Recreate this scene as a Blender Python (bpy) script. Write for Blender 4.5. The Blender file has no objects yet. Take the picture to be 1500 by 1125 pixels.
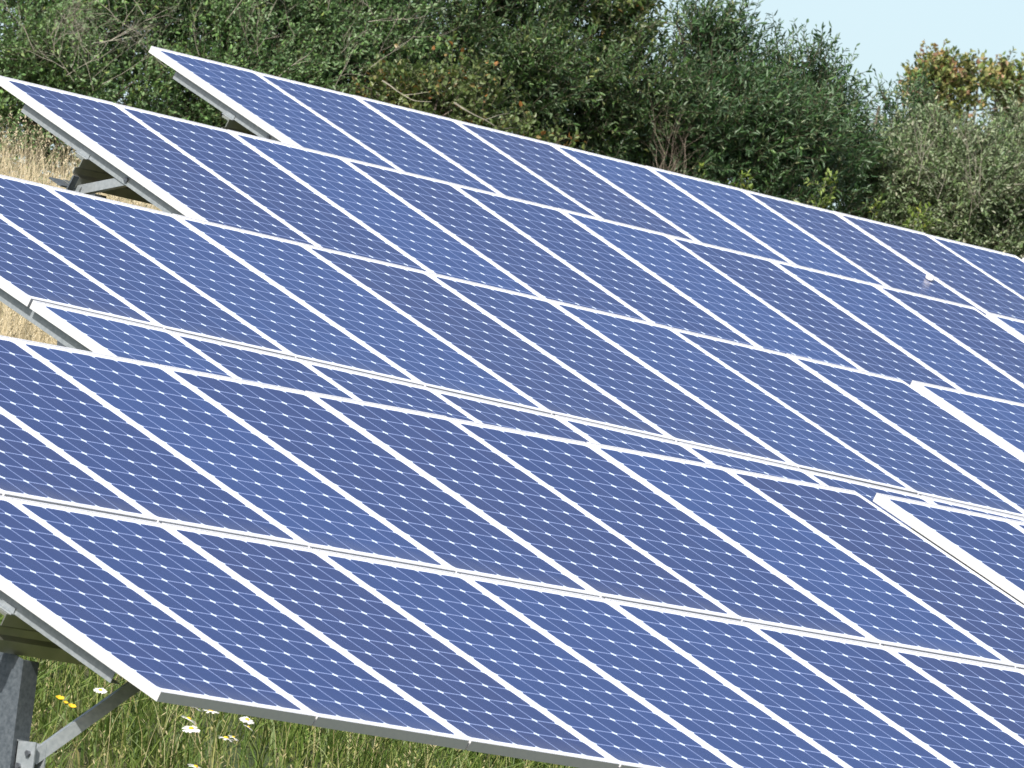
import bpy, math, random
import numpy as np
from mathutils import Vector, Matrix
R = math.radians
rng = np.random.default_rng(7)
random.seed(7)
scene = bpy.context.scene
col = scene.collection

# ------------------------------------------------------------------ camera
F = 24175.5                       # focal length in pixels of a 1500 px wide picture
WM = np.array([[0.619382, 0.132206, 0.773878],      # picture right / down / forward  ->  world x, y, z
               [-0.775308, -0.052114, 0.62943],
               [0.123544, -0.989851, 0.070222]])
cam_d = bpy.data.cameras.new('camera'); cam = bpy.data.objects.new('camera', cam_d); col.objects.link(cam)
cam_d.sensor_fit = 'HORIZONTAL'; cam_d.sensor_width = 36; cam_d.lens = 36 * F / 1500
cam_d.clip_start = 1; cam_d.clip_end = 5000
m = WM @ np.diag([1, -1, -1])
cam.matrix_world = Matrix([list(m[i]) + [0] for i in range(3)] + [[0, 0, 0, 1]])
scene.camera = cam
cam_d.dof.use_dof = True; cam_d.dof.focus_distance = 82; cam_d.dof.aperture_fstop = 30

def ray(px, py):
    return WM @ np.array([(px - 750) / F, (py - 562.5) / F, 1.0])
def at(px, py, y):                # the point seen at a pixel, on the plane at distance y up the hill
    d = ray(px, py); return d * (y / d[1])

GY = [-400, -50, 0, 42.9, 46.8, 50.13, 56.7, 63.2, 73, 78, 90, 600]
GZ = [-12, -5, -1.9, 1.75, 2.50, 3.85, 5.17, 6.42, 8.55, 9.0, 9.2, 8.0]
def ground_z(x, y):
    z = np.interp(y, GY, GZ)
    z = z + 0.40 * np.clip((x - 55.3) / 2.5, 0, 1) * np.exp(-((y - 45.2) / 2.4) ** 2)      # rise added under the front array to bring its right-hand grass into shade
    return z + 0.05 * np.sin(x * 0.9 + y * 0.31) * np.sin(y * 0.7 - x * 0.2) + 0.03 * np.sin(x * 2.1 + 1.3) * np.sin(y * 1.7)

# ------------------------------------------------------------------ object helpers
def tag(o, label=None, cat=None, group=None, kind=None):
    if label: o['label'] = label
    if cat: o['category'] = cat
    if group: o['group'] = group
    if kind: o['kind'] = kind
    return o
def link(name, me, mat=None, parent=None):
    o = bpy.data.objects.new(name, me); col.objects.link(o)
    if mat is not None and me is not None and not me.materials: me.materials.append(mat)
    if parent is not None: o.parent = parent
    return o
def empty(name, loc=(0, 0, 0)):
    o = bpy.data.objects.new(name, None); col.objects.link(o); o.location = loc
    o.empty_display_size = 0.2
    return o

class MB:                          # collects shapes into one mesh
    def __init__(s): s.v = []; s.f = []; s.uv = None
    def add(s, vs, fs):
        o = len(s.v); s.v += [tuple(v) for v in vs]; s.f += [tuple(i + o for i in f) for f in fs]
    def box(s, x0, x1, y0, y1, z0, z1):
        s.add([(x, y, z) for z in (z0, z1) for y in (y0, y1) for x in (x0, x1)],
              [(0, 2, 3, 1), (4, 5, 7, 6), (0, 1, 5, 4), (2, 6, 7, 3), (0, 4, 6, 2), (1, 3, 7, 5)])
    def prism(s, prof, axis, a, b):    # closed profile (two coordinates) extruded along an axis
        n = len(prof)
        def mk(t, p):
            if axis == 0: return (t, p[0], p[1])
            if axis == 1: return (p[0], t, p[1])
            return (p[0], p[1], t)
        s.add([mk(a, p) for p in prof] + [mk(b, p) for p in prof],
              [(i, (i + 1) % n, n + (i + 1) % n, n + i) for i in range(n)] +
              [tuple(range(n))[::-1], tuple(range(n, 2 * n))])
    def bar(s, p, q, w, h, up=(0, 0, 1)):
        p = Vector(p); q = Vector(q); d = (q - p).normalized(); a = d.cross(Vector(up)).normalized(); b = a.cross(d)
        vs = [c + a * i * w / 2 + b * j * h / 2 for c in (p, q) for i, j in ((-1, -1), (1, -1), (1, 1), (-1, 1))]
        s.add(vs, [(0, 3, 2, 1), (4, 5, 6, 7), (0, 1, 5, 4), (1, 2, 6, 5), (2, 3, 7, 6), (3, 0, 4, 7)])
    def tube(s, pts, rad, n=6):
        pts = [Vector(p) for p in pts]; k = len(pts); base = len(s.v)
        for i, p in enumerate(pts):
            d = (pts[min(i + 1, k - 1)] - pts[max(i - 1, 0)]).normalized()
            a = d.orthogonal().normalized() if i == 0 else (a - d * a.dot(d)).normalized()
            b = d.cross(a); r = rad[i] if hasattr(rad, '__len__') else rad
            for j in range(n):
                t = 2 * math.pi * j / n
                s.v.append(tuple(p + a * r * math.cos(t) + b * r * math.sin(t)))
        for i in range(k - 1):
            for j in range(n):
                s.f.append((base + i * n + j, base + i * n + (j + 1) % n, base + (i + 1) * n + (j + 1) % n, base + (i + 1) * n + j))
        s.f.append(tuple(base + j for j in range(n))[::-1]); s.f.append(tuple(base + (k - 1) * n + j for j in range(n)))
    def mesh(s, name):
        me = bpy.data.meshes.new(name); me.from_pydata(s.v, [], s.f); me.update(); return me
    def build(s, name, mat, parent=None): return link(name, s.mesh(name), mat, parent)

def quads_mesh(name, V, Q, rnd):     # big meshes: numpy vertices, quads, and a value per vertex for colour variation
    me = bpy.data.meshes.new(name)
    me.vertices.add(len(V)); me.vertices.foreach_set('co', np.ascontiguousarray(V, dtype=np.float32).ravel())
    me.loops.add(Q.size); me.loops.foreach_set('vertex_index', np.ascontiguousarray(Q, dtype=np.int32).ravel())
    me.polygons.add(len(Q)); me.polygons.foreach_set('loop_start', np.arange(0, Q.size, 4, dtype=np.int32))
    me.update(calc_edges=True)
    a = me.attributes.new('tone', 'FLOAT', 'POINT'); a.data.foreach_set('value', np.ascontiguousarray(rnd, dtype=np.float32))
    me.validate()
    return me
def unit(a): return a / (np.linalg.norm(a, axis=-1, keepdims=True) + 1e-9)

# ------------------------------------------------------------------ materials
def new_mat(name):
    M = bpy.data.materials.new(name); M.use_nodes = True
    nt = M.node_tree; b = nt.nodes['Principled BSDF']; return M, nt, b
def ramp(nt, stops):
    r = nt.nodes.new('ShaderNodeValToRGB'); cr = r.color_ramp
    while len(cr.elements) < len(stops): cr.elements.new(0.5)
    for e, (p, c) in zip(cr.elements, stops): e.position = p; e.color = (*c, 1)
    return r
def metal(name, c0, c1, metallic, rough, scale, bump=0.0):
    M, nt, b = new_mat(name)
    tc = nt.nodes.new('ShaderNodeTexCoord'); nz = nt.nodes.new('ShaderNodeTexNoise')
    nz.inputs['Scale'].default_value = scale; nz.inputs['Detail'].default_value = 5
    nt.links.new(tc.outputs['Object'], nz.inputs['Vector'])
    r = ramp(nt, [(0.3, c0), (0.7, c1)]); nt.links.new(nz.outputs['Fac'], r.inputs[0])
    nt.links.new(r.outputs[0], b.inputs['Base Color'])
    b.inputs['Metallic'].default_value = metallic; b.inputs['Roughness'].default_value = rough
    if bump:
        bp = nt.nodes.new('ShaderNodeBump'); bp.inputs['Strength'].default_value = bump; bp.inputs['Distance'].default_value = 0.002
        nt.links.new(nz.outputs['Fac'], bp.inputs['Height']); nt.links.new(bp.outputs[0], b.inputs['Normal'])
    return M
M_ALU = metal('anodised_aluminium', (0.55, 0.56, 0.575), (0.60, 0.60, 0.61), 0.12, 0.42, 30)
M_GALV = metal('galvanised_steel', (0.24, 0.27, 0.29), (0.33, 0.36, 0.38), 0.35, 0.42, 45, 0.15)
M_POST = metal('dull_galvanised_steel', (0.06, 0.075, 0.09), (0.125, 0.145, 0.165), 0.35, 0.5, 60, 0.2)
M_BEAM = metal('weathered_galvanised_beam', (0.36, 0.37, 0.33), (0.48, 0.48, 0.43), 0.85, 0.30, 8)
M_BOLT = metal('bolt_steel', (0.10, 0.11, 0.13), (0.22, 0.23, 0.25), 0.8, 0.4, 60)
M_BACK = metal('back_sheet', (0.70, 0.70, 0.70), (0.76, 0.76, 0.76), 0.0, 0.6, 5)
M_TAB = metal('white_plastic', (0.85, 0.85, 0.84), (0.9, 0.9, 0.9), 0.0, 0.6, 30)

def math_node(nt, op, a, b=None, c=None):
    n = nt.nodes.new('ShaderNodeMath'); n.operation = op
    for i, v in enumerate((a, b, c)):
        if v is None: continue
        if hasattr(v, 'links'): nt.links.new(v, n.inputs[i])
        else: n.inputs[i].default_value = v
    return n.outputs[0]
def cell_material():
    M, nt, b = new_mat('solar_cells_under_glass')
    uv = nt.nodes.new('ShaderNodeUVMap'); uv.uv_map = 'UVMap'
    sp = nt.nodes.new('ShaderNodeSeparateXYZ'); nt.links.new(uv.outputs[0], sp.inputs[0])
    u, v = sp.outputs[0], sp.outputs[1]                 # uv counts cells: 0..6 and 0..12 inside the white margin
    def edge(t):                                        # distance to the nearest cell border, in cells
        f = math_node(nt, 'FRACT', t); return math_node(nt, 'SUBTRACT', 0.5, math_node(nt, 'ABSOLUTE', math_node(nt, 'SUBTRACT', f, 0.5)))
    eu, ev = edge(u), edge(v)
    gap = math_node(nt, 'LESS_THAN', math_node(nt, 'MINIMUM', eu, ev), 0.030)
    dia = math_node(nt, 'LESS_THAN', math_node(nt, 'ADD', eu, ev), 0.118)
    out = math_node(nt, 'MAXIMUM', math_node(nt, 'MAXIMUM', math_node(nt, 'LESS_THAN', u, 0.0), math_node(nt, 'GREATER_THAN', u, 6.0)),
                    math_node(nt, 'MAXIMUM', math_node(nt, 'LESS_THAN', v, 0.0), math_node(nt, 'GREATER_THAN', v, 12.0)))
    # busbars: two faint silver lines on each cell, along the module
    # tone of each cell and of each module
    wn = nt.nodes.new('ShaderNodeTexWhiteNoise'); wn.noise_dimensions = '3D'
    cb = nt.nodes.new('ShaderNodeCombineXYZ')
    oi = nt.nodes.new('ShaderNodeObjectInfo')
    nt.links.new(math_node(nt, 'FLOOR', u), cb.inputs[0]); nt.links.new(math_node(nt, 'FLOOR', v), cb.inputs[1])
    nt.links.new(math_node(nt, 'MULTIPLY', oi.outputs['Random'], 91.0), cb.inputs[2]); nt.links.new(cb.outputs[0], wn.inputs['Vector'])
    t = math_node(nt, 'ADD', math_node(nt, 'MULTIPLY', oi.outputs['Random'], 0.78), math_node(nt, 'MULTIPLY', wn.outputs[0], 0.22))
    r = ramp(nt, [(0.0, CELL[0]), (0.5, CELL[1]), (1.0, CELL[2])]); nt.links.new(t, r.inputs[0])
    def mix(fac, a, c):
        n = nt.nodes.new('ShaderNodeMix'); n.data_type = 'RGBA'; nt.links.new(fac, n.inputs[0]); nt.links.new(a, n.inputs[6])
        n.inputs[7].default_value = (*c, 1); return n.outputs[2]
    c = mix(gap, r.outputs[0], (0.19, 0.24, 0.43)); c = mix(dia, c, (0.62, 0.70, 0.82)); c = mix(out, c, (0.82, 0.83, 0.85))
    # rain leaves a little dirt along the lower edge of each module and in faint streaks
    tc = nt.nodes.new('ShaderNodeTexCoord'); mp = nt.nodes.new('ShaderNodeMapping'); mp.inputs['Scale'].default_value = (22, 1.1, 1); nt.links.new(tc.outputs['Object'], mp.inputs[0])
    sn = nt.nodes.new('ShaderNodeTexNoise'); sn.inputs['Scale'].default_value = 1.0; sn.inputs['Detail'].default_value = 4; nt.links.new(mp.outputs[0], sn.inputs['Vector'])
    low = nt.nodes.new('ShaderNodeMapRange'); nt.links.new(v, low.inputs['Value']); low.inputs['From Min'].default_value = 0.9; low.inputs['From Max'].default_value = -0.3; low.inputs['To Min'].default_value = 0.05; low.inputs['To Max'].default_value = 0.30
    dm = nt.nodes.new('ShaderNodeMix'); dm.data_type = 'RGBA'; nt.links.new(math_node(nt, 'MULTIPLY', low.outputs[0], sn.outputs['Fac']), dm.inputs[0]); nt.links.new(c, dm.inputs[6]); dm.inputs[7].default_value = (0.30, 0.29, 0.27, 1)
    nt.links.new(dm.outputs[2], b.inputs['Base Color'])
    # thin dust film makes the roughness uneven
    tc = nt.nodes.new('ShaderNodeTexCoord'); nz = nt.nodes.new('ShaderNodeTexNoise'); nz.inputs['Scale'].default_value = 2.2; nz.inputs['Detail'].default_value = 6
    nt.links.new(tc.outputs['Object'], nz.inputs['Vector'])
    mr = nt.nodes.new('ShaderNodeMapRange'); mr.inputs['To Min'].default_value = 0.22; mr.inputs['To Max'].default_value = 0.34
    nt.links.new(nz.outputs['Fac'], mr.inputs['Value']); nt.links.new(mr.outputs[0], b.inputs['Roughness'])
    b.inputs['Specular IOR Level'].default_value = 0.40
    return M
CELL = [(0.022, 0.028, 0.098), (0.017, 0.031, 0.118), (0.024, 0.048, 0.160)]
M_CELL = cell_material()

def leaf_material(name, stops, back, rough=0.42, trans=0.33, spec=0.5):
    M, nt, b = new_mat(name)
    at_ = nt.nodes.new('ShaderNodeAttribute'); at_.attribute_name = 'tone'
    r = ramp(nt, stops); nt.links.new(at_.outputs['Fac'], r.inputs[0])
    g = nt.nodes.new('ShaderNodeNewGeometry')                         # paler underside of the leaf
    mx = nt.nodes.new('ShaderNodeMix'); mx.data_type = 'RGBA'
    nt.links.new(math_node(nt, 'MULTIPLY', g.outputs['Backfacing'], 0.55), mx.inputs[0]); nt.links.new(r.outputs[0], mx.inputs[6]); mx.inputs[7].default_value = (*back, 1)
    nt.links.new(mx.outputs[2], b.inputs['Base Color'])
    b.inputs['Roughness'].default_value = rough; b.inputs['Specular IOR Level'].default_value = spec
    tr = nt.nodes.new('ShaderNodeBsdfTranslucent'); nt.links.new(mx.outputs[2], tr.inputs['Color'])
    ms = nt.nodes.new('ShaderNodeMixShader'); ms.inputs[0].default_value = trans
    nt.links.new(b.outputs[0], ms.inputs[1]); nt.links.new(tr.outputs[0], ms.inputs[2])
    nt.links.new(ms.outputs[0], nt.nodes['Material Output'].inputs['Surface'])
    return M
def bark_material(name, a, c):
    M, nt, b = new_mat(name)
    tc = nt.nodes.new('ShaderNodeTexCoord'); nz = nt.nodes.new('ShaderNodeTexNoise'); nz.inputs['Scale'].default_value = 14; nz.inputs['Detail'].default_value = 6
    nt.links.new(tc.outputs['Object'], nz.inputs['Vector']); r = ramp(nt, [(0.3, a), (0.7, c)]); nt.links.new(nz.outputs['Fac'], r.inputs[0])
    nt.links.new(r.outputs[0], b.inputs['Base Color']); b.inputs['Roughness'].default_value = 0.85
    return M
M_BARK = bark_material('bark', (0.07, 0.055, 0.04), (0.16, 0.13, 0.10))
M_STEMS = bark_material('shoot_bark', (0.05, 0.05, 0.03), (0.11, 0.10, 0.06))
M_TWIG = bark_material('grey_twig', (0.15, 0.14, 0.11), (0.28, 0.26, 0.21))
M_DEAD = bark_material('dead_twig', (0.11, 0.085, 0.065), (0.21, 0.17, 0.13))
M_WILLOW = leaf_material('willow_leaf', [(0.0, (0.030, 0.074, 0.028)), (0.55, (0.076, 0.165, 0.052)), (0.9, (0.150, 0.265, 0.080)), (1.0, (0.38, 0.42, 0.20))], (0.11, 0.16, 0.10))
M_DARK = leaf_material('dark_leaf', [(0.0, (0.030, 0.070, 0.024)), (0.55, (0.080, 0.160, 0.044)), (0.9, (0.160, 0.260, 0.066)), (1.0, (0.36, 0.40, 0.14))], (0.10, 0.14, 0.08))
M_MID = leaf_material('mid_green_leaf', [(0.0, (0.085, 0.175, 0.060)), (0.6, (0.180, 0.325, 0.100)), (0.95, (0.29, 0.44, 0.13)), (1.0, (0.28, 0.36, 0.10))], (0.14, 0.20, 0.11))
M_GREY = leaf_material('grey_green_leaf', [(0.0, (0.100, 0.170, 0.066)), (0.6, (0.210, 0.310, 0.125)), (0.88, (0.32, 0.41, 0.18)), (1.0, (0.50, 0.50, 0.36))], (0.26, 0.29, 0.20))
M_HAW = leaf_material('hawthorn_leaf', [(0.0, (0.045, 0.080, 0.022)), (0.6, (0.095, 0.150, 0.040)), (0.9, (0.18, 0.21, 0.05)), (1.0, (0.34, 0.16, 0.05))], (0.16, 0.20, 0.08))
M_LIME = leaf_material('lime_leaf', [(0.0, (0.10, 0.17, 0.03)), (0.7, (0.20, 0.28, 0.05)), (1.0, (0.36, 0.38, 0.07))], (0.22, 0.28, 0.08))
M_AUT = leaf_material('autumn_leaf', [(0.0, (0.06, 0.11, 0.035)), (0.45, (0.23, 0.32, 0.09)), (0.74, (0.42, 0.44, 0.14)), (0.90, (0.50, 0.28, 0.14)), (1.0, (0.60, 0.36, 0.28))], (0.24, 0.20, 0.08))
M_GRASS = leaf_material('green_grass', [(0.0, (0.050, 0.095, 0.018)), (0.5, (0.125, 0.200, 0.036)), (0.8, (0.24, 0.27, 0.075)), (0.93, (0.36, 0.31, 0.15)), (1.0, (0.48, 0.42, 0.24))], (0.12, 0.18, 0.04), 0.5, 0.3, 0.35)
M_DRY = leaf_material('dry_grass', [(0.0, (0.34, 0.27, 0.15)), (0.5, (0.52, 0.44, 0.29)), (0.93, (0.68, 0.61, 0.45)), (1.0, (0.20, 0.24, 0.07))], (0.5, 0.42, 0.25), 0.6, 0.25, 0.25)
M_PETAL = leaf_material('white_petal', [(0.0, (0.78, 0.78, 0.76)), (1.0, (0.86, 0.86, 0.85))], (0.8, 0.8, 0.78), 0.6, 0.3, 0.2)
M_YPETAL = leaf_material('yellow_petal', [(0.0, (0.78, 0.48, 0.02)), (1.0, (0.85, 0.60, 0.03))], (0.8, 0.55, 0.05), 0.6, 0.3, 0.2)

# ------------------------------------------------------------------ ground, one sheet to the horizon
def make_ground():
    ys = np.concatenate([np.linspace(-400, 0, 9), np.linspace(8, 38, 8), np.arange(40, 82, 0.6), np.linspace(84, 130, 10), np.linspace(180, 900, 8)])
    xs = np.concatenate([np.linspace(-700, 20, 12), np.linspace(26, 44, 6), np.arange(46, 106, 0.6), np.linspace(110, 150, 8), np.linspace(220, 900, 7)])
    X, Y = np.meshgrid(xs, ys); Z = ground_z(X, Y); nx, ny = len(xs), len(ys)
    V = np.stack([X, Y, Z], -1).reshape(-1, 3)
    i = np.arange((ny - 1) * (nx - 1)); a = (i // (nx - 1)) * nx + i % (nx - 1)
    Q = np.stack([a, a + 1, a + 1 + nx, a + nx], 1)
    me = quads_mesh('ground', V, Q, rng.random(len(V)))
    M, nt, b = new_mat('meadow_soil')
    tc = nt.nodes.new('ShaderNodeTexCoord')
    n1 = nt.nodes.new('ShaderNodeTexNoise'); n1.inputs['Scale'].default_value = 0.35; n1.inputs['Detail'].default_value = 8
    n2 = nt.nodes.new('ShaderNodeTexNoise'); n2.inputs['Scale'].default_value = 9; n2.inputs['Detail'].default_value = 8
    for n in (n1, n2): nt.links.new(tc.outputs['Object'], n.inputs['Vector'])
    r1 = ramp(nt, [(0.35, (0.045, 0.075, 0.018)), (0.65, (0.14, 0.12, 0.05))]); r2 = ramp(nt, [(0.3, (0.4, 0.4, 0.4)), (0.7, (1, 1, 1))])
    nt.links.new(n1.outputs['Fac'], r1.inputs[0]); nt.links.new(n2.outputs['Fac'], r2.inputs[0])
    mx = nt.nodes.new('ShaderNodeMix'); mx.data_type = 'RGBA'; mx.blend_type = 'MULTIPLY'; mx.inputs[0].default_value = 1
    nt.links.new(r1.outputs[0], mx.inputs[6]); nt.links.new(r2.outputs[0], mx.inputs[7]); nt.links.new(mx.outputs[2], b.inputs['Base Color'])
    b.inputs['Roughness'].default_value = 0.95
    o = link('ground', me, M); tag(o, kind='structure')
make_ground()

# ------------------------------------------------------------------ solar arrays
MW, MH = 1.012, 1.977             # module pitch across and up the slope
PW, PH, PT = 0.999, 1.958, 0.044  # module size and frame depth
LIP = 0.014
def panel_meshes():
    f = MB()
    # four frame bars butted end to end, L-shaped: outer web plus a top lip
    f.box(0, LIP, 0, PH, -PT, 0); f.box(PW - LIP, PW, 0, PH, -PT, 0)
    f.box(LIP, PW - LIP, 0, LIP, -PT, 0); f.box(LIP, PW - LIP, PH - LIP, PH, -PT, 0)
    fm = f.mesh('solar_panel')
    g = MB(); x0, x1, y0, y1 = LIP, PW - LIP, LIP, PH - LIP
    g.box(x0, x1, y0, y1, -0.009, -0.0025)
    gm = g.mesh('cell_glass'); uvl = gm.uv_layers.new(name='UVMap')
    cp = 0.1555; cx = (PW - 6 * cp) / 2; cy = (PH - 12 * cp) / 2
    for lp in gm.loops:
        v = gm.vertices[lp.vertex_index].co; uvl.data[lp.index].uv = ((v.x - cx) / cp, (v.y - cy) / cp)
    b = MB(); b.box(x0, x1, y0, y1, -0.014, -0.0095)
    j = MB(); j.box(PW / 2 - .06, PW / 2 + .06, PH - .32, PH - .2, -0.036, -0.0145)
    bm_ = b.mesh('back_sheet'); jm = j.mesh('junction_box')
    fm.materials.append(M_ALU); gm.materials.append(M_CELL); bm_.materials.append(M_BACK); jm.materials.append(M_BOLT)
    return fm, gm, bm_, jm
PFM, PGM, PBM, PJM = panel_meshes()
NC = 9
W9 = NC * MW
def hexbolt(mb, c, axis, r, h):
    c = Vector(c); ax = Vector(axis).normalized(); mb.tube([c, c + ax * h], r, 6)
POSTX = {0: [0.22, 4.55, 8.82], 1: [0.22, 6.72, 8.82]}     # under the lower and the upper beam
RAILX = [0.045] + [i * MW - 0.03 for i in range(1, NC)] + [W9 - 0.11]
def frame_meshes():
    d = {}
    r = MB()                                              # rail: open channel with lips, running up the slope
    w = 0.062; z1 = -PT - 0.006; z0 = z1 - 0.058
    r.prism([(0, z0), (w, z0), (w, z0 + .004), (.004, z0 + .004), (.004, z1 - .004), (w, z1 - .004), (w, z1), (0, z1)], 1, 0.29, 2 * MH - 0.25)
    d['rail'] = r.mesh('rail')
    s = MB()                                              # long beam: sigma profile
    zt = z0 - 0.004; zb = zt - 0.168
    prof = [(-.03, zt), (.036, zt), (.036, zt - .012), (-.024, zt - .012), (-.024, zt - .055), (.0, zt - .068), (.0, zt - .098), (-.024, zt - .111), (-.024, zb + .006), (.036, zb + .006), (.036, zb), (-.03, zb),
            (-.03, zt - .114), (-.006, zt - .100), (-.006, zt - .066), (-.03, zt - .052)]
    s.prism(prof, 0, 0.0, W9 - 0.02); d['beam'] = s.mesh('beam')
    c = MB(); c.box(-0.028, 0.0, -0.05, 0.05, zt + 0.001, zt + 0.007); c.box(-0.006, -0.001, -.04, .04, zt + 0.007, zt + 0.03)
    d['clamp'] = c.mesh('clamp')
    d['rail'].materials.append(M_GALV); d['beam'].materials.append(M_BEAM); d['clamp'].materials.append(M_GALV)
    return d, zt, zb, (z0 + z1) / 2
FM, ZT, ZB, ZR = frame_meshes()
BEAMY = [0.92, 3.14]
def make_array(k, origin, rot, label, posts=True):
    rot = np.array(rot); org = np.array(origin)
    gz = float(ground_z(org[0], org[1]))
    root = empty('solar_array', (org[0], org[1], gz)); root.rotation_euler = Matrix(rot.tolist()).to_euler()
    tag(root, label, 'solar array', 'tilted solar arrays standing in rows on the hillside')
    off = Vector(rot.T @ (org - np.array([org[0], org[1], gz])))      # table corner in the frame of the root
    up = Vector(rot.T @ np.array([0, 0, 1.0])); south = Vector(rot.T @ np.array([0, -1.0, 0]))
    for i in range(NC):
        for j in range(2):
            p = link('solar_panel', PFM, parent=root)
            p.location = off + Vector((i * MW + random.uniform(-.0015, .0015), j * MH + random.uniform(-.001, .001), random.uniform(-.0012, .0012)))
            p.rotation_euler = (random.uniform(-.0008, .0008), random.uniform(-.0012, .0012), random.uniform(-.0006, .0006))
            for nm, me in (('cell_glass', PGM), ('back_sheet', PBM), ('junction_box', PJM)): link(nm, me, parent=p)
    for x in RAILX:
        o = link('rail', FM['rail'], parent=root); o.location = off + Vector((x, 0, 0))
    for y in BEAMY:
        o = link('beam', FM['beam'], parent=root); o.location = off + Vector((0, y, 0))
        for x in RAILX[:3]:
            o = link('clamp', FM['clamp'], parent=root); o.location = off + Vector((x, y + .012, 0))
    for iy, y in enumerate(BEAMY):
        for x in POSTX[iy]:
            top = off + Vector((x, y, ZB - 0.001)); wt = root.matrix_basis @ top
            L = wt.z - float(ground_z(wt.x, wt.y)) + 0.4
            foot = top - up * L
            pm = MB(); e1 = Vector((1, 0, 0)); e1 = (e1 - up * e1.dot(up)).normalized(); e2 = up.cross(e1)     # C-section post
            w, d_, t = 0.10, 0.14, 0.006
            prof = [(-w/2, -d_/2), (w/2, -d_/2), (w/2, -d_/2 + t), (-w/2 + t, -d_/2 + t), (-w/2 + t, d_/2 - t), (w/2, d_/2 - t), (w/2, d_/2), (-w/2, d_/2)]
            n = len(prof)
            tops = [top + e1 * a + e2 * b for a, b in prof]
            # cut the head of the post along the sloping beam
            tops = [q - up * ((q - top).dot(Vector((0, 0, 1))) / up.z) for q in tops]
            pm.add([foot + e1 * a + e2 * b for a, b in prof] + tops, [(i, (i + 1) % n, n + (i + 1) % n, n + i) for i in range(n)] + [tuple(range(n))[::-1], tuple(range(n, 2 * n))])
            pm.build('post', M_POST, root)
            rear = y > 2
            bc = top - up * (0.43 if not rear else 0.16) + south * (d_ / 2 + 0.004)
            rx = min(RAILX, key=lambda v: abs(v - x))
            if rear:
                a = off + Vector((rx + 0.031, 3.12, ZB - 0.03)); tip = off + Vector((rx + 0.031, 2.80, ZR))
            else:
                a = bc + e1 * 0.012 + south * 0.05; tip = off + Vector((x + 0.46, 0.56, -0.075))
            br = MB(); br.bar(a, tip, 0.045, 0.052, up); bo = br.build('brace', M_GALV, root)
            pl = MB(); c0 = bc + e1 * 0.012
            for q in (-0.034, 0.034):
                pl.bar(c0 + e1 * q + south * 0.045 - up * 0.085, c0 + e1 * q + south * 0.045 + up * 0.07, 0.008, 0.105, south)
            pl.bar(c0 - up * 0.085, c0 + up * 0.075, 0.076, 0.007, south)
            bk = pl.build('bracket', M_GALV, root)
            for p_, q_ in ((0.022, -0.032), (0.066, 0.022)):
                bb = MB(); hexbolt(bb, c0 - e1 * 0.0385 + south * p_ + up * q_, -e1, 0.013, 0.012); bb.build('bolt', M_BOLT, bk)
            if rear:
                hb = MB(); hexbolt(hb, Vector((off.x + rx, off.y + 2.80, off.z + ZR)), (-1, 0, 0), 0.016, 0.012); hb.build('bolt', M_BOLT, root)
    ep = MB(); ep.box(-0.05, -0.002, 3.075, 3.085, ZB - .03, ZB + .07); ep.box(-0.10, 0.03, 3.086, 3.19, ZB - .012, ZB - .002)
    e_ = ep.build('end_bracket', M_POST, root); e_.location = off
    return root
T0 = [(50.7612, 42.8976, 3.2679), (60.1166, 50.1335, 4.9222), (69.2619, 56.7096, 6.1962), (78.1162, 63.1555, 7.4642)]
TR = [[[0.999825, -0.01309, -0.013369], [0.006458, 0.912058, -0.410011], [0.01756, 0.409853, 0.911983]],
      [[0.999961, 0.008583, 0.002216], [-0.006979, 0.916446, -0.400098], [-0.005465, 0.400067, 0.91647]],
      [[0.999978, 0.004171, 0.005105], [-0.001691, 0.910745, -0.412965], [-0.006372, 0.412947, 0.910733]],
      [[0.999981, 0.000312, 0.00609], [0.002174, 0.914802, -0.403897], [-0.005697, 0.403902, 0.914784]]]
# neighbours to the right: gap along the row, step off the plane, roll about the slope line (degrees)
NB = [(0.161, 0.0086, 0.55), (0.094, 0.011, -0.63), (0.155, -0.012, 0.0), (0.085, -0.005, 0.0)]
LAB_A = ['front row solar array with its left end, posts and brace over flowering grass',
         'second row solar array, its left end above straw grass and the front row',
         'third row solar array with bare rail and rear beam showing at its left end',
         'rearmost long solar array reaching up against the trees, pointed left corner highest']
LAB_B = ['solar array cut off at the right of the front row, its white side edge raised',
         'solar array cut off at the right of the second row, its white side edge raised',
         'sliver of solar array at the right end of the third row',
         'white corner of a solar array past the right end of the rearmost row']
for k in range(4):
    make_array(k, T0[k], TR[k], LAB_A[k])
for k in range(4):
    A = np.array(TR[k]); g, dn, ro = NB[k]
    o = np.array(T0[k]) + A @ np.array([W9 - (MW - PW) + g, 0, dn])
    c, s = math.cos(R(ro)), math.sin(R(ro))
    Bm = A @ np.array([[c, 0, s], [0, 1, 0], [-s, 0, c]])
    make_array(k, o, Bm, LAB_B[k])

# small white tab beside a seam of the rearmost array
A = np.array(TR[3]); n = A[:, 2]; d = ray(1361, 409.5); P = d * (n @ np.array(T0[3])) / (n @ d)
tb = MB()
def P_(a, b, c): return P + A @ np.array([a, b, c])
ringn = 10; prof = [(0.024, 0.001), (0.027, 0.012), (0.023, 0.026), (0.012, 0.034)]
vs = [P_(r * math.cos(2 * math.pi * i / ringn), r * 1.2 * math.sin(2 * math.pi * i / ringn), z) for r, z in prof for i in range(ringn)]
fs = [(a * ringn + i, a * ringn + (i + 1) % ringn, (a + 1) * ringn + (i + 1) % ringn, (a + 1) * ringn + i) for a in range(3) for i in range(ringn)] + [tuple(3 * ringn + i for i in range(ringn))]
tb.add(vs, fs)
tb.bar(P_(0.008, 0.01, 0.006), P_(0.055, 0.02, 0.006), 0.018, 0.008, tuple(n))
tag(tb.build('marker_tab', M_TAB), 'small white rounded tab stuck beside a panel seam of the rearmost array', 'tab')

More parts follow.
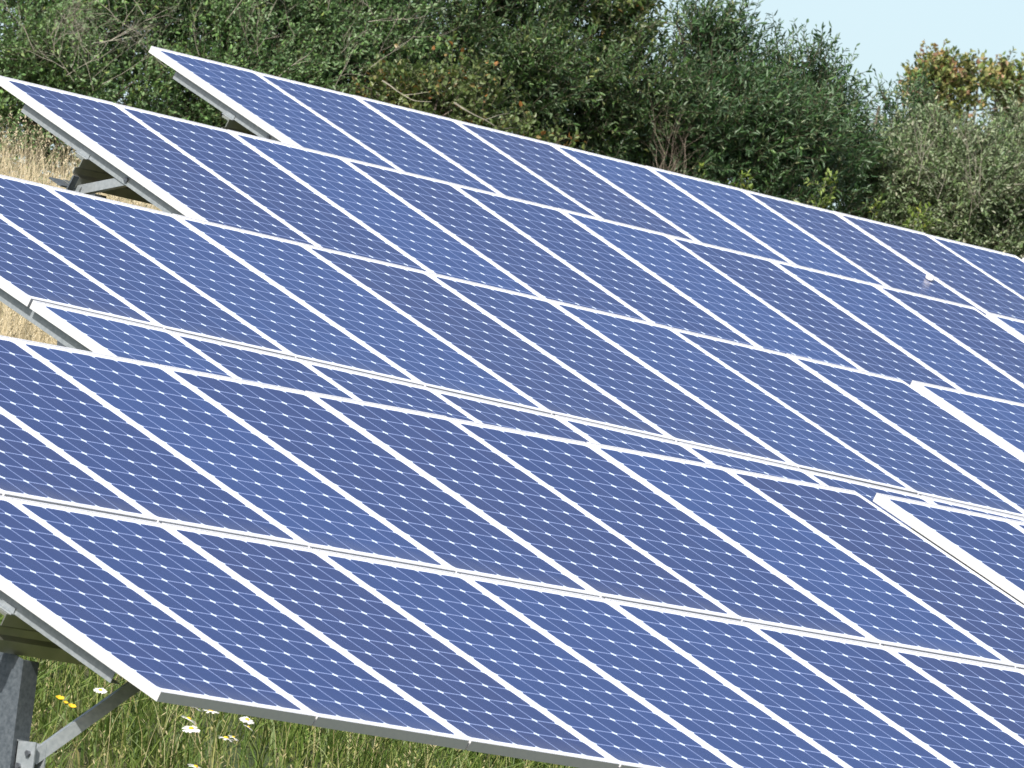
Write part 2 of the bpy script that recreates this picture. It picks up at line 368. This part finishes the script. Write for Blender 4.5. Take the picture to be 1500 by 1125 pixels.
# ------------------------------------------------------------------ grass
def blades(P, H, W, lean, tone, bend=1.0):
    n = len(P); az = rng.random(n) * 2 * np.pi; face = rng.random(n) * 2 * np.pi
    dr = np.stack([np.cos(az), np.sin(az), 0 * az], 1); sd = np.stack([np.cos(face), np.sin(face), 0 * az], 1)
    V = np.zeros((n, 4, 2, 3))
    for i, t in enumerate((0, .4, .75, 1.0)):
        c = P + dr * (lean * H * t ** 2 * bend)[:, None]; c[:, 2] += H * t * (1 - 0.35 * lean * t)
        w = W * (1, .85, .55, .08)[i] / 2
        V[:, i, 0] = c - sd * w[:, None]; V[:, i, 1] = c + sd * w[:, None]
    b = np.arange(n) * 8
    Q = np.concatenate([np.stack([b + 2 * i, b + 2 * i + 1, b + 2 * i + 3, b + 2 * i + 2], 1) for i in range(3)])
    tip = (V[:, 3, 0] + V[:, 3, 1]) / 2
    return V.reshape(-1, 3), Q, np.repeat(tone, 8), tip, dr
def heads(tip, dr, L, W, tone, k=5):               # seed heads: a spindle of little scales
    n = len(tip); vs = []; 
    t = rng.random((n, k)); a = rng.random((n, k)) * 2 * np.pi
    ax = unit(dr * 0.5 + np.array([0, 0, 1.0]))
    c = tip[:, None] + ax[:, None] * ((t - 0.3) * L[:, None])[..., None]
    o = np.stack([np.cos(a), np.sin(a), 0.9 + 0 * a], -1)
    w = np.cross(o, ax[:, None]); w = unit(w)
    s = W[:, None, None] * (0.5 + rng.random((n, k, 1)))
    p0 = c; p1 = c + o * s + w * s * .35; p2 = c + o * s * 2.0; p3 = c + o * s - w * s * .35
    V = np.stack([p0, p1, p2, p3], 2).reshape(-1, 3); b = np.arange(n * k) * 4
    return V, np.stack([b, b + 1, b + 2, b + 3], 1), np.repeat(np.repeat(tone, k), 4)
def merge(parts):
    V, Q, T, o = [], [], [], 0
    for v, q, t in parts: V.append(v); Q.append(q + o); T.append(t); o += len(v)
    return np.concatenate(V), np.concatenate(Q), np.concatenate(T)
def scatter(n, x0, x1, y0, y1, keep=None, patch=0.0):
    p = np.stack([x0 + rng.random(n) * (x1 - x0), y0 + rng.random(n) * (y1 - y0)], 1)
    if keep is not None: p = p[keep(p[:, 0], p[:, 1])]
    if patch:
        q = np.sin(p[:, 0] * 2.3 + 1.7 * np.sin(p[:, 1] * 1.9)) * np.sin(p[:, 1] * 2.9 + 1.3 * np.sin(p[:, 0] * 1.1))
        p = p[rng.random(len(p)) < 1 - patch * (q < 0)]
    return np.column_stack([p, ground_z(p[:, 0], p[:, 1])])
def along(x, y, lo, hi): return (x / y > lo) & (x / y < hi)     # the strip of hillside in view, with a margin
# lush meadow under and behind the front row
P = scatter(105000, 46, 66, 41.5, 51.0, lambda x, y: along(x, y, 1.06, 1.32), 0.75)
n = len(P); H = 0.14 + 0.40 * rng.random(n) ** 1.6; tone = np.clip(rng.normal(0.42, 0.20, n), 0, 0.88)
a1 = blades(P, H, 0.006 + 0.006 * rng.random(n), 0.3 + 0.9 * rng.random(n), tone)
P2 = scatter(24000, 46, 66, 41.5, 51.0, lambda x, y: along(x, y, 1.06, 1.32), 0.6)
n = len(P2); tone = np.clip(rng.normal(0.88, 0.10, n), 0.5, 1); H2 = 0.30 + 0.36 * rng.random(n) ** 1.3
a2 = blades(P2, H2, 0.003 + 0.002 * rng.random(n), 0.1 + 0.4 * rng.random(n), tone)
P3 = scatter(9000, 46, 66, 41.5, 51.0, lambda x, y: along(x, y, 1.06, 1.32), 0.7); n3 = len(P3)
a3 = blades(P3, 0.10 + 0.22 * rng.random(n3), 0.016 + 0.014 * rng.random(n3), 0.5 + 1.0 * rng.random(n3), np.clip(rng.normal(0.30, 0.18, n3), 0, 0.8))
h2 = heads(a2[3], a2[4], 0.05 + 0.05 * rng.random(n), 0.007 + 0.004 * rng.random(n), np.clip(tone, .8, 1), 5)
tag(link('meadow_grass', quads_mesh('meadow_grass', *merge([a1[:3], a2[:3], a3[:3], h2])), M_GRASS), 'lush green meadow grass with seed heads under the front solar array', 'grass', kind='stuff')
# dry straw-coloured grass higher up
keep = lambda x, y: along(x, y, 1.08, 1.21)
P = scatter(120000, 62, 96, 58.5, 76.0, keep, 0.3); n = len(P)
H = 0.30 + 0.35 * rng.random(n); tone = np.clip(rng.normal(0.5, 0.22, n), 0, 1)
b1 = blades(P, H, 0.004 + 0.003 * rng.random(n), 0.05 + 0.4 * rng.random(n), tone)
P = scatter(45000, 62, 96, 58.5, 76.0, keep, 0.4); n = len(P)
tone = np.clip(rng.normal(0.6, 0.15, n), 0, 0.92); H = 0.45 + 0.28 * rng.random(n)
b2 = blades(P, H, 0.0032 + 0.0015 * rng.random(n), 0.05 + 0.3 * rng.random(n), tone)
hh = heads(b2[3], b2[4], 0.07 + 0.05 * rng.random(n), 0.0055 + 0.003 * rng.random(n), tone, 7)
tag(link('dry_grass', quads_mesh('dry_grass', *merge([b1[:3], b2[:3], hh])), M_DRY), 'tall straw coloured dry grass on the slope left of the rear arrays', 'grass', kind='stuff')
# green grass around the far rows and along the foot of the hedge
P = scatter(60000, 62, 108, 48, 76.0, lambda x, y: along(x, y, 1.19, 1.34), 0.3); n = len(P)
b3 = blades(P, 0.2 + 0.3 * rng.random(n), 0.006 + 0.006 * rng.random(n), 0.3 + 0.8 * rng.random(n), np.clip(rng.normal(0.5, 0.22, n), 0, 1))
tag(link('rough_grass', quads_mesh('rough_grass', *b3[:3]), M_GRASS), 'rough green grass beneath the rear solar arrays', 'grass', kind='stuff')

# ------------------------------------------------------------------ flowers in the meadow
def flower(px, py, y, tilt, rad, label, petals=15, yellow=False):
    want = random.uniform(.52, .60); best = None
    for y in np.arange(46.5, 51, .05):                 # where on the bank a stem of that height shows
        c = at(px, py, y); e = abs(c[2] - float(ground_z(c[0], c[1])) - want)
        if best is None or e < best[0]: best = (e, c)
    c = best[1]; gz = float(ground_z(c[0], c[1]))
    root = empty('buttercup' if yellow else 'daisy', (c[0], c[1], gz)); h = max(c[2] - gz, 0.05)
    tag(root, label, 'flower', 'yellow flowers in the grass' if yellow else 'white daisies in the grass')
    a0 = random.uniform(0, 6.28)
    s = MB(); s.tube([(0.02 * math.cos(a0) * (1 - t) * 2, 0.02 * math.sin(a0) * (1 - t) * 2, h * t - 0.002) for t in (0, .35, .7, 1)], [.0022, .002, .0018, .0016], 5); s.build('stem', M_STEM, root)
    ax = Vector((math.sin(tilt[0]), math.sin(tilt[1]), 1)).normalized(); e1 = ax.orthogonal().normalized(); e2 = ax.cross(e1); top = Vector((0, 0, h))
    V, Q = [], []
    for i in range(petals):
        t = 2 * math.pi * i / petals + random.uniform(-.08, .08); d = e1 * math.cos(t) + e2 * math.sin(t); w = ax.cross(d); rr = rad * random.uniform(.9, 1.05); dr = random.uniform(-.1, .12)
        o = len(V); pw = rad * (0.19 if not yellow else 0.42)
        for f_, k in ((.15, .5), (.6, 1), (1.0, .65)):
            for sg in (-1, 1): V.append(top + d * rr * f_ + w * pw * k * sg + ax * (rr * (dr * f_ - 0.12 * f_ * f_) if not yellow else rr * 0.5 * f_))
        Q += [(o, o + 1, o + 3, o + 2), (o + 2, o + 3, o + 5, o + 4)]
    link('petals', quads_mesh('petals', np.array(V), np.array(Q), rng.random(len(V))), M_YPETAL if yellow else M_PETAL, root)
    m_ = MB(); rc = rad * 0.3; n = 8
    vs = [top + e1 * rc * k * math.cos(2 * math.pi * i / n) + e2 * rc * k * math.sin(2 * math.pi * i / n) + ax * rc * z for k, z in ((1, 0), (.85, .35), (.4, .6)) for i in range(n)]
    m_.add(vs, [(a * n + i, a * n + (i + 1) % n, (a + 1) * n + (i + 1) % n, (a + 1) * n + i) for a in range(2) for i in range(n)] + [tuple(2 * n + i for i in range(n))])
    m_.build('flower_centre', M_YC, root)
M_STEM = bark_material('green_stem', (0.06, 0.11, 0.02), (0.10, 0.16, 0.04)); M_YC = bark_material('yellow_disc', (0.60, 0.38, 0.02), (0.75, 0.50, 0.03))
FL = [(286, 1036, 44.6, 'white daisy touching the front frame from below, near its left corner'),
      (309, 1041, 44.8, 'flat white daisy half hidden under the front frame, right of the corner'),
      (277, 1053, 44.2, 'flat white daisy seen edge on, upper of the two one above the other'),
      (280, 1067, 44.1, 'white daisy tilted to show its face, lower of the two one above the other'),
      (362, 1054, 44.4, 'large white daisy, upper of the pair standing nearest the frame joint'),
      (364, 1065, 44.5, 'small white daisy just under the larger one nearest the frame joint'),
      (331, 1081, 44.2, 'white daisy facing forward, left one of the low touching pair'),
      (342, 1080, 44.3, 'thin white daisy, right one of the low touching pair'),
      (287, 1123, 43.8, 'white daisy lowest in the grass, cut by the bottom of the photo'),
      (147, 1011, 45.2, 'lone small white daisy beside the diagonal brace')]
for (px, py, y, lb) in FL:
    flower(px, py, y, (random.uniform(-.45, .3), random.uniform(-.5, -.05)), random.uniform(.036, .044) * (0.75 if 'small' in lb or 'thin' in lb else 1), lb)
for px, py, y, lb in ((87, 1024, 45.0, 'large orange yellow flower in the grass, nearest the post'), (105, 1036, 45.0, 'yellow flower right of the orange yellow one, lower in the grass'), (96, 1030, 45.1, 'tiny yellow flower between two larger yellow ones')):
    flower(px, py, y, (-.3, -.5), 0.020 if 'tiny' not in lb else 0.012, lb, 7, True)

# ------------------------------------------------------------------ trees and shrubs
def leaf_arrays(P, D, N, L, W, tone, droop=0.15):
    S = unit(np.cross(D, N)); N = np.cross(S, D); L = L[:, None]; W = W[:, None]
    v = [P, P + D * L * .32 + S * W * .5 + N * W * .18, P + D * L * .72 + S * W * .36 + N * (W * .14 - L * droop * .4), P + D * L - N * L * droop,
         P + D * L * .72 - S * W * .36 + N * (W * .14 - L * droop * .4), P + D * L * .32 - S * W * .5 + N * W * .18]
    V = np.stack(v, 1).reshape(-1, 3); b = np.arange(len(P)) * 6
    Q = np.concatenate([np.stack([b, b + 3, b + 2, b + 1], 1), np.stack([b, b + 5, b + 4, b + 3], 1)])
    return V, Q, np.repeat(tone, 6)
def nrm3(n): return rng.normal(size=(n, 3))
def twig_points(lobes, n, up, shell, hole):
    C = np.array([l[0] for l in lobes]); Rr = np.array([l[1] for l in lobes]); w = Rr.prod(1) ** 0.8
    i = rng.choice(len(lobes), n, p=w / w.sum())
    d = unit(nrm3(n)); r = shell + (1 - shell) * rng.random(n) ** 0.6
    P = C[i] + d * Rr[i] * r[:, None] * (0.85 + 0.3 * rng.random((n, 1)))
    q = np.sin(P[:, 0] * 5.1 + 2 * np.sin(P[:, 2] * 3.3)) + np.sin(P[:, 2] * 6.3 + P[:, 1] * 2.7) + np.sin(P[:, 1] * 5.7 + P[:, 0] * 2.1)
    k = q > hole; P, d = P[k], d[k]
    D = unit(d * 0.8 + np.array([0, 0, up]) + 0.55 * nrm3(len(P)))
    return P, D
def foliage(P, D, tl, nl, L, W, tone_mu, tone_sd, spread=0.9, curve=0.25, upn=0.8, bright=0.03):
    n = len(P); T = tl * (0.6 + 0.8 * rng.random(n)); bend = unit(nrm3(n) + np.array([0, 0, .5])) * curve
    ct = np.clip(tone_mu + tone_sd * nrm3(n)[:, 0], 0, 0.95)                # each spray has its own tone
    t = (np.arange(nl) + rng.random((n, nl))) / nl
    c = P[:, None] + (D[:, None] * t[..., None] + bend[:, None] * (t ** 2)[..., None]) * T[:, None, None]
    dd = unit(D[:, None] + bend[:, None] * 2 * t[..., None])
    s = unit(np.cross(dd, nrm3(n * nl).reshape(n, nl, 3)))
    ld = unit(dd * (0.55 + 0.4 * t[..., None]) + s * spread + 0.2 * nrm3(n * nl).reshape(n, nl, 3))
    nn = unit(np.array([0, 0, 1.0]) * upn + 0.8 * nrm3(n * nl).reshape(n, nl, 3))
    tone = np.clip(ct[:, None] + 0.10 * rng.normal(size=(n, nl)), 0, 0.97); tone = np.where(rng.random((n, nl)) < bright, 1.0, tone)
    m_ = n * nl; sc = (0.6 + 0.6 * rng.random(m_))
    lv = leaf_arrays(c.reshape(-1, 3), ld.reshape(-1, 3), nn.reshape(-1, 3), L * sc, W * sc * (0.8 + 0.4 * rng.random(m_)), tone.reshape(-1))
    # stems: thin three-sided twigs following each spray
    e = np.cross(D, np.array([0.3, 0.5, 0.8])); e = unit(e); e2 = np.cross(D, e)
    V = np.zeros((n, 3, 3, 3))
    for i, tt in enumerate((0, .5, 1)):
        cc = P + (D * tt + bend * tt * tt) * T[:, None]; r = (0.0035, 0.0026, 0.0012)[i]
        for j in range(3): V[:, i, j] = cc + r * (e * math.cos(2.094 * j) + e2 * math.sin(2.094 * j))
    b = np.arange(n) * 9
    Q = np.concatenate([np.stack([b + 3 * i + j, b + 3 * i + (j + 1) % 3, b + 3 * (i + 1) + (j + 1) % 3, b + 3 * (i + 1) + j], 1) for i in range(2) for j in range(3)])
    return lv, (V.reshape(-1, 3), Q, rng.random(n * 9))
def lobes_px(L):                   # (px, py, y, radius across, radius up[, radius deep]) in metres
    out = []
    for l in L:
        c = at(l[0], l[1], l[2]); rx, rz = l[3], l[4]; out.append((c, np.array([rx, l[5] if len(l) > 5 else rx * 0.9, rz])))
    return out
def bare(mb, p, d, L, r, depth):   # a leafless branch that forks
    p = Vector(p); d = Vector(d).normalized(); pts = [p]; k = 4
    for i in range(k):
        d = (d + Vector((random.gauss(0, .13), random.gauss(0, .13), random.gauss(0.03, .13)))).normalized(); pts.append(pts[-1] + d * L / k)
    mb.tube(pts, [r * (1 - .6 * i / k) for i in range(k + 1)], 3)
    if depth:
        for i in range(random.randint(2, 4)):
            q = pts[random.randint(1, k)]; nd = (d + Vector((random.gauss(0, .5), random.gauss(0, .5), random.gauss(0.1, .4)))).normalized()
            bare(mb, q, nd, L * random.uniform(.45, .75), r * .5, depth - 1)
def tree(name, label, cat, lobes, mat, twigs, tl, nl, L, W, mu=.45, sd=.22, up=.5, shell=.25, hole=-1.0, group=None, spread=.9, curve=.25, bright=.03, shoots=(), bark=None, bare_at=(), extra=None, slim=False):
    lb = lobes_px(lobes); C = np.array([l[0] for l in lb])
    bx, by = C[:, 0].mean(), C[:, 1].mean() + 0.15; bz = float(ground_z(bx, by))
    root = empty(name, (bx, by, bz)); tag(root, label, cat, group); o = np.array([bx, by, bz])
    # the hidden lower part of the crown, down to knee height
    P, D = twig_points(lb, twigs, up, shell, hole)
    if shoots:
        sp = np.array([at(a, b, y) for a, b, y, h in shoots]); SP, SD = [], []
        for (c, s_) in zip(sp, shoots):
            for i in range(5):
                j = rng.normal(size=3) * np.array([.05, .08, .02]); SP.append(c + j - np.array([0, 0, .16 * i * s_[3]])); SD.append(unit(np.array([rng.normal() * .22, rng.normal() * .2, 1.0])))
        P = np.concatenate([P, np.array(SP)]); D = np.concatenate([D, np.array(SD)])
    lv, st = foliage(P - o, D, tl, nl, L, W, mu, sd, spread, curve, bright=bright)
    if extra is not None:
        P2, D2 = twig_points(lobes_px(extra[0]), extra[1], up, shell, hole); lv2, st2 = foliage(P2 - o, D2, *extra[2:])
        link('crown', quads_mesh('crown', *lv2), M_LIME if False else M_HAW, root); st = merge([st, st2])
    link('crown', quads_mesh('crown', *lv), mat, root)
    link('twigs', quads_mesh('twigs', *st), M_STEMS if bark is None else bark, root)
    if slim:
        tr = MB(); tr.tube([(0, 0, -.05), (.01, 0, .5 * (C[0, 2] - bz)), tuple(C[0] - o)], [.006, .005, .003], 5); tr.build('stem', M_STEM, root); return root
    tr = MB(); H = max(C[:, 2].max() - bz, .4); kx = Vector((0, 0, -.1)); fork = Vector((0.03, 0, 0.30 * H))
    tr.tube([kx, kx * 0 + Vector((.02, .01, .12 * H)), fork], [.07, .055, .045], 7)
    for c in C:
        t = Vector(c - o); m1 = fork.lerp(t, .5) + Vector((random.gauss(0, .06), random.gauss(0, .06), -.05))
        tr.tube([fork - Vector((0, 0, .04)), m1, t], [.032, .022, .010], 5)
        for i in range(3):
            q = m1.lerp(t, random.random()); tr.tube([q, q + Vector((random.gauss(0, .2), random.gauss(0, .2), random.uniform(.05, .3)))], [.010, .004], 4)
    tr.build('trunk', M_BARK, root)
    for px, py, y, dx, dz, L_, r_, dp in bare_at:            # every leafless branch is a part of its own
        b = MB(); c = at(px, py, y) - o; bare(b, c, (dx * .62, -.25 - dx * .78 * .6, dz), L_, r_, dp); b.build('bare_branch', M_TWIG, root)
    return root
HG = 'trees and shrubs of the hedge behind the arrays'
def rnd_bare(x0, x1, y0, y1, y, n, L_, r_, dp=2): return [(random.uniform(x0, x1), random.uniform(y0, y1), y + random.uniform(-.15, .1), random.gauss(0, .8), random.uniform(.2, 1), L_ * random.uniform(.6, 1.2), r_, dp) for _ in range(n)]

tree('leafy_shrub', 'mid green shrub tangled with bare grey twigs, behind the corner of the third row', 'shrub',
     [(20, 60, 75.6, .55, .45), (110, 40, 75.8, .5, .4), (60, 150, 75.5, .45, .4), (200, 50, 75.9, .45, .45), (180, 140, 75.6, .4, .35), (-90, 80, 76, .6, .6), (100, 215, 75.5, .4, .35), (-60, 200, 75.7, .5, .4), (200, 240, 75.7, .45, .4), (60, -60, 76, .6, .5), (180, -60, 76, .5, .5), (110, 262, 75.4, .42, .25), (10, 250, 75.6, .4, .25)],
     M_MID, 6800, .24, 12, .040, .020, .45, .2, group=HG, bare_at=rnd_bare(50, 160, 60, 140, 75.0, 22, .34, .0030, 3) + rnd_bare(170, 260, 20, 120, 75.0, 5, .35, .0032), hole=-1.3)
tree('leafy_shrub', 'soft dense green shrub above the pointed left corner of the rearmost array', 'shrub',
     [(285, 40, 75.9, .42, .4), (340, 110, 75.6, .42, .38), (395, 40, 75.9, .45, .42), (300, 150, 75.5, .35, .3), (390, 150, 75.6, .4, .32), (330, -50, 76, .5, .5), (330, 220, 75.6, .5, .4), (420, 220, 75.7, .5, .4)],
     M_MID, 5600, .22, 12, .039, .019, .32, .2, group=HG, bare_at=rnd_bare(280, 420, 20, 140, 75.1, 7, .35, .003), hole=-1.3)
tree('leafy_shrub', 'grey green twiggy shrub between the soft shrub and the dark tall tree', 'shrub',
     [(455, 60, 75.9, .42, .4), (520, 30, 76, .42, .4), (500, 120, 75.6, .42, .35), (555, 90, 75.8, .35, .4), (480, -50, 76.1, .5, .45), (500, 190, 75.7, .45, .4), (440, 150, 75.6, .35, .3)],
     M_MID, 5400, .22, 12, .038, .019, .28, .22, group=HG, bare_at=rnd_bare(430, 560, 0, 130, 75.1, 9, .35, .003), hole=-1.3)
tree('bushy_tree', 'tallest dark green dense tree, its top cut off by the top of the photo', 'tree',
     [(610, 30, 76.1, .45, .45), (700, 60, 76, .5, .45), (790, 30, 76.1, .5, .42), (860, 90, 75.8, .45, .42), (895, 30, 76.2, .32, .30), (640, 110, 76, .45, .35), (680, -70, 76.3, .5, .5), (790, -60, 76.4, .45, .42), (760, 130, 75.8, .45, .38), (840, 180, 75.8, .45, .35), (920, 150, 75.8, .4, .4), (750, 220, 76, .6, .4), (880, 250, 75.9, .5, .35), (620, 200, 76, .5, .4)],
     M_DARK, 8500, .24, 13, .050, .017, .42, .22, group=HG, hole=-0.75, extra=([(905, 30, 75.9, .20, .22), (925, 50, 75.9, .12, .14), (925, -10, 76, .2, .2)], 130, .2, 10, .055, .036, .45, .2))
tree('willow_tree', 'dark narrow-leaved tree with upright shoots against the open sky', 'tree',
     [(1000, 115, 76, .42, .36), (1080, 115, 76, .42, .34), (1155, 152, 76, .42, .34), (1195, 190, 75.9, .28, .32), (1060, 190, 75.7, .45, .36), (1140, 220, 75.6, .45, .36), (1225, 245, 75.9, .24, .26), (985, 210, 75.7, .42, .36), (1190, 290, 75.7, .45, .34), (1090, 290, 75.7, .5, .36), (960, 290, 75.9, .5, .4), (1040, 55, 76, .16, .14), (1000, 60, 76, .16, .16)],
     M_WILLOW, 7800, .26, 13, .060, .016, .42, .2, .7, group=HG, hole=-0.8, bright=.02,
     shoots=[(1010, 42, 75.9, 1), (1038, 45, 76, 1), (1093, 36, 75.9, 1), (1120, 62, 76, 1), (1060, 60, 76, 1), (1150, 88, 76, 1), (1192, 76, 75.9, 1), (1215, 108, 76, 1), (1236, 120, 75.9, 1), (1240, 135, 75.9, .8), (1246, 165, 75.9, .8), (965, 45, 76, 1), (985, 40, 76, 1), (1170, 100, 76, 1), (950, 55, 76, 1)])
tree('leafy_shrub', 'small airy shrub with sky showing through, between the dark tree and the grey green shrub', 'shrub',
     [(1288, 155, 77, .13, .12), (1318, 165, 77, .16, .12), (1345, 150, 77, .12, .12), (1270, 185, 77, .10, .10), (1330, 195, 77, .22, .12), (1300, 215, 77, .25, .12), (1295, 260, 77, .3, .2)],
     M_WILLOW, 420, .17, 10, .052, .013, .5, .2, .8, group=HG, hole=-0.6)
tree('leafy_shrub', 'pale grey green shrub with whitish leaves and bare stems, rightmost of the hedge', 'shrub',
     [(1300, 278, 75.8, .38, .3), (1380, 248, 75.8, .40, .32), (1455, 240, 75.9, .40, .30), (1420, 295, 75.5, .45, .35), (1330, 320, 75.6, .42, .32), (1490, 280, 75.6, .45, .4), (1525, 215, 76, .35, .26), (1570, 260, 75.9, .5, .45), (1400, 370, 75.6, .6, .35), (1500, 360, 75.6, .6, .35), (1360, 222, 76, .22, .15)],
     M_GREY, 8000, .24, 12, .041, .018, .42, .24, group=HG, hole=-1.1, bright=.06, bare_at=rnd_bare(1400, 1490, 260, 340, 75.15, 9, .42, .0034) + rnd_bare(1340, 1400, 250, 330, 75.2, 3, .4, .003))
tree('autumn_tree', 'distant tree turning orange and red, showing over the pale shrub', 'tree',
     [(1362, 125, 90, .20, .17), (1385, 105, 90, .20, .15), (1412, 108, 90, .18, .14), (1432, 128, 90, .20, .16), (1400, 145, 90, .22, .14), (1475, 95, 90, .16, .15), (1500, 85, 90, .20, .16), (1498, 125, 90, .25, .18), (1462, 125, 90, .12, .12), (1425, 95, 90, .07, .06), (1372, 165, 90, .2, .12), (1415, 178, 90, .2, .10), (1475, 165, 90, .12, .12), (1530, 130, 90, .3, .3), (1500, 165, 90, .2, .15), (1440, 230, 90, .6, .25), (1378, 82, 90, .05, .05)],
     M_AUT, 3000, .15, 9, .052, .034, .52, .28, .4, hole=0.0, bright=.02)
tree('hawthorn_bush', 'yellow green bush with reddish berries in front of the dark tall tree', 'bush',
     [(595, 135, 75, .26, .20), (655, 125, 75, .26, .18), (635, 165, 74.8, .26, .18), (700, 165, 74.9, .22, .16), (570, 150, 75, .2, .2), (740, 210, 74.9, .26, .14), (800, 235, 74.9, .24, .12), (680, 210, 74.9, .4, .2)],
     M_HAW, 720, .2, 9, .045, .030, .50, .22, .5, group=HG, hole=-0.9, bright=.05, bare_at=[(665, 150, 74.4, .8, -.3, .35, .007, 1), (560, 118, 74.4, .7, -.05, .25, .006, 1)])
for px, py, r_, n_, lb in ((1033, 248, .05, 12, 'small lime green weed shoot left of the other lime weeds by the dark tree'), (1088, 262, .06, 16, 'low lime green weed between two taller shoots at the foot of the dark tree'),
                           (1207, 270, .06, 22, 'lime yellow weed shoot at the right foot of the dark narrow-leaved tree'), (1342, 333, .10, 34, 'spreading lime yellow weed in front of the pale grey green shrub'), (1280, 312, .05, 12, 'small lime weed at the left foot of the pale grey green shrub')):
    tree('weed', lb, 'weed', [(px, py, 73.5, r_, r_), (px, py + 40, 73.5, r_, .12)], M_LIME, n_, .10, 7, .042, .020, .4, .25, .9, hole=-3, group='lime weeds along the hedge foot', slim=True)
c0 = at(975, 240, 75.1); gz = float(ground_z(c0[0], c0[1]))
db = MB(); 
for i in range(6):
    bare(db, (random.gauss(0, .02), random.gauss(0, .03), -0.05 + c0[2] - gz - .45), (random.gauss(0, .16) * .62, -.1, 1), .42 + .2 * random.random(), .0036, 3)
db.tube([(0, 0, -.1), (0, 0, c0[2] - gz - .3)], [.03, .012], 6)
o = db.build('dead_bush', M_DEAD); o.location = (c0[0], c0[1], gz); tag(o, 'leafless brown dead bush standing in front of the dark hedge', 'dead bush')

# ------------------------------------------------------------------ light
SUN_EL, SUN_AZ = 42, 252            # elevation; compass bearing from +y towards +x
w = bpy.data.worlds.new('World'); scene.world = w; w.use_nodes = True
nt = w.node_tree; sky = nt.nodes.new('ShaderNodeTexSky'); sky.sky_type = 'NISHITA'; sky.sun_disc = False
sky.sun_elevation = R(SUN_EL); sky.sun_rotation = R(SUN_AZ); sky.altitude = 100; sky.air_density = 0.95; sky.dust_density = 2.5; sky.ozone_density = 0.3
nt.links.new(sky.outputs[0], nt.nodes['Background'].inputs['Color']); nt.nodes['Background'].inputs['Strength'].default_value = 0.14
sd = bpy.data.lights.new('sun', 'SUN'); sd.energy = 4.9; sd.angle = R(0.53); sd.color = (1.0, 0.955, 0.88)
so = bpy.data.objects.new('sun', sd); col.objects.link(so)
s = Vector((math.sin(R(SUN_AZ)) * math.cos(R(SUN_EL)), math.cos(R(SUN_AZ)) * math.cos(R(SUN_EL)), math.sin(R(SUN_EL))))
so.rotation_euler = s.to_track_quat('Z', 'Y').to_euler(); so.location = (40, 20, 40)
scene.view_settings.view_transform = 'Standard'; scene.view_settings.look = 'None'
scene.view_settings.exposure = 0.42; scene.view_settings.gamma = 1
scene.render.engine = 'CYCLES'
scene.render.resolution_x = 1024; scene.render.resolution_y = 768
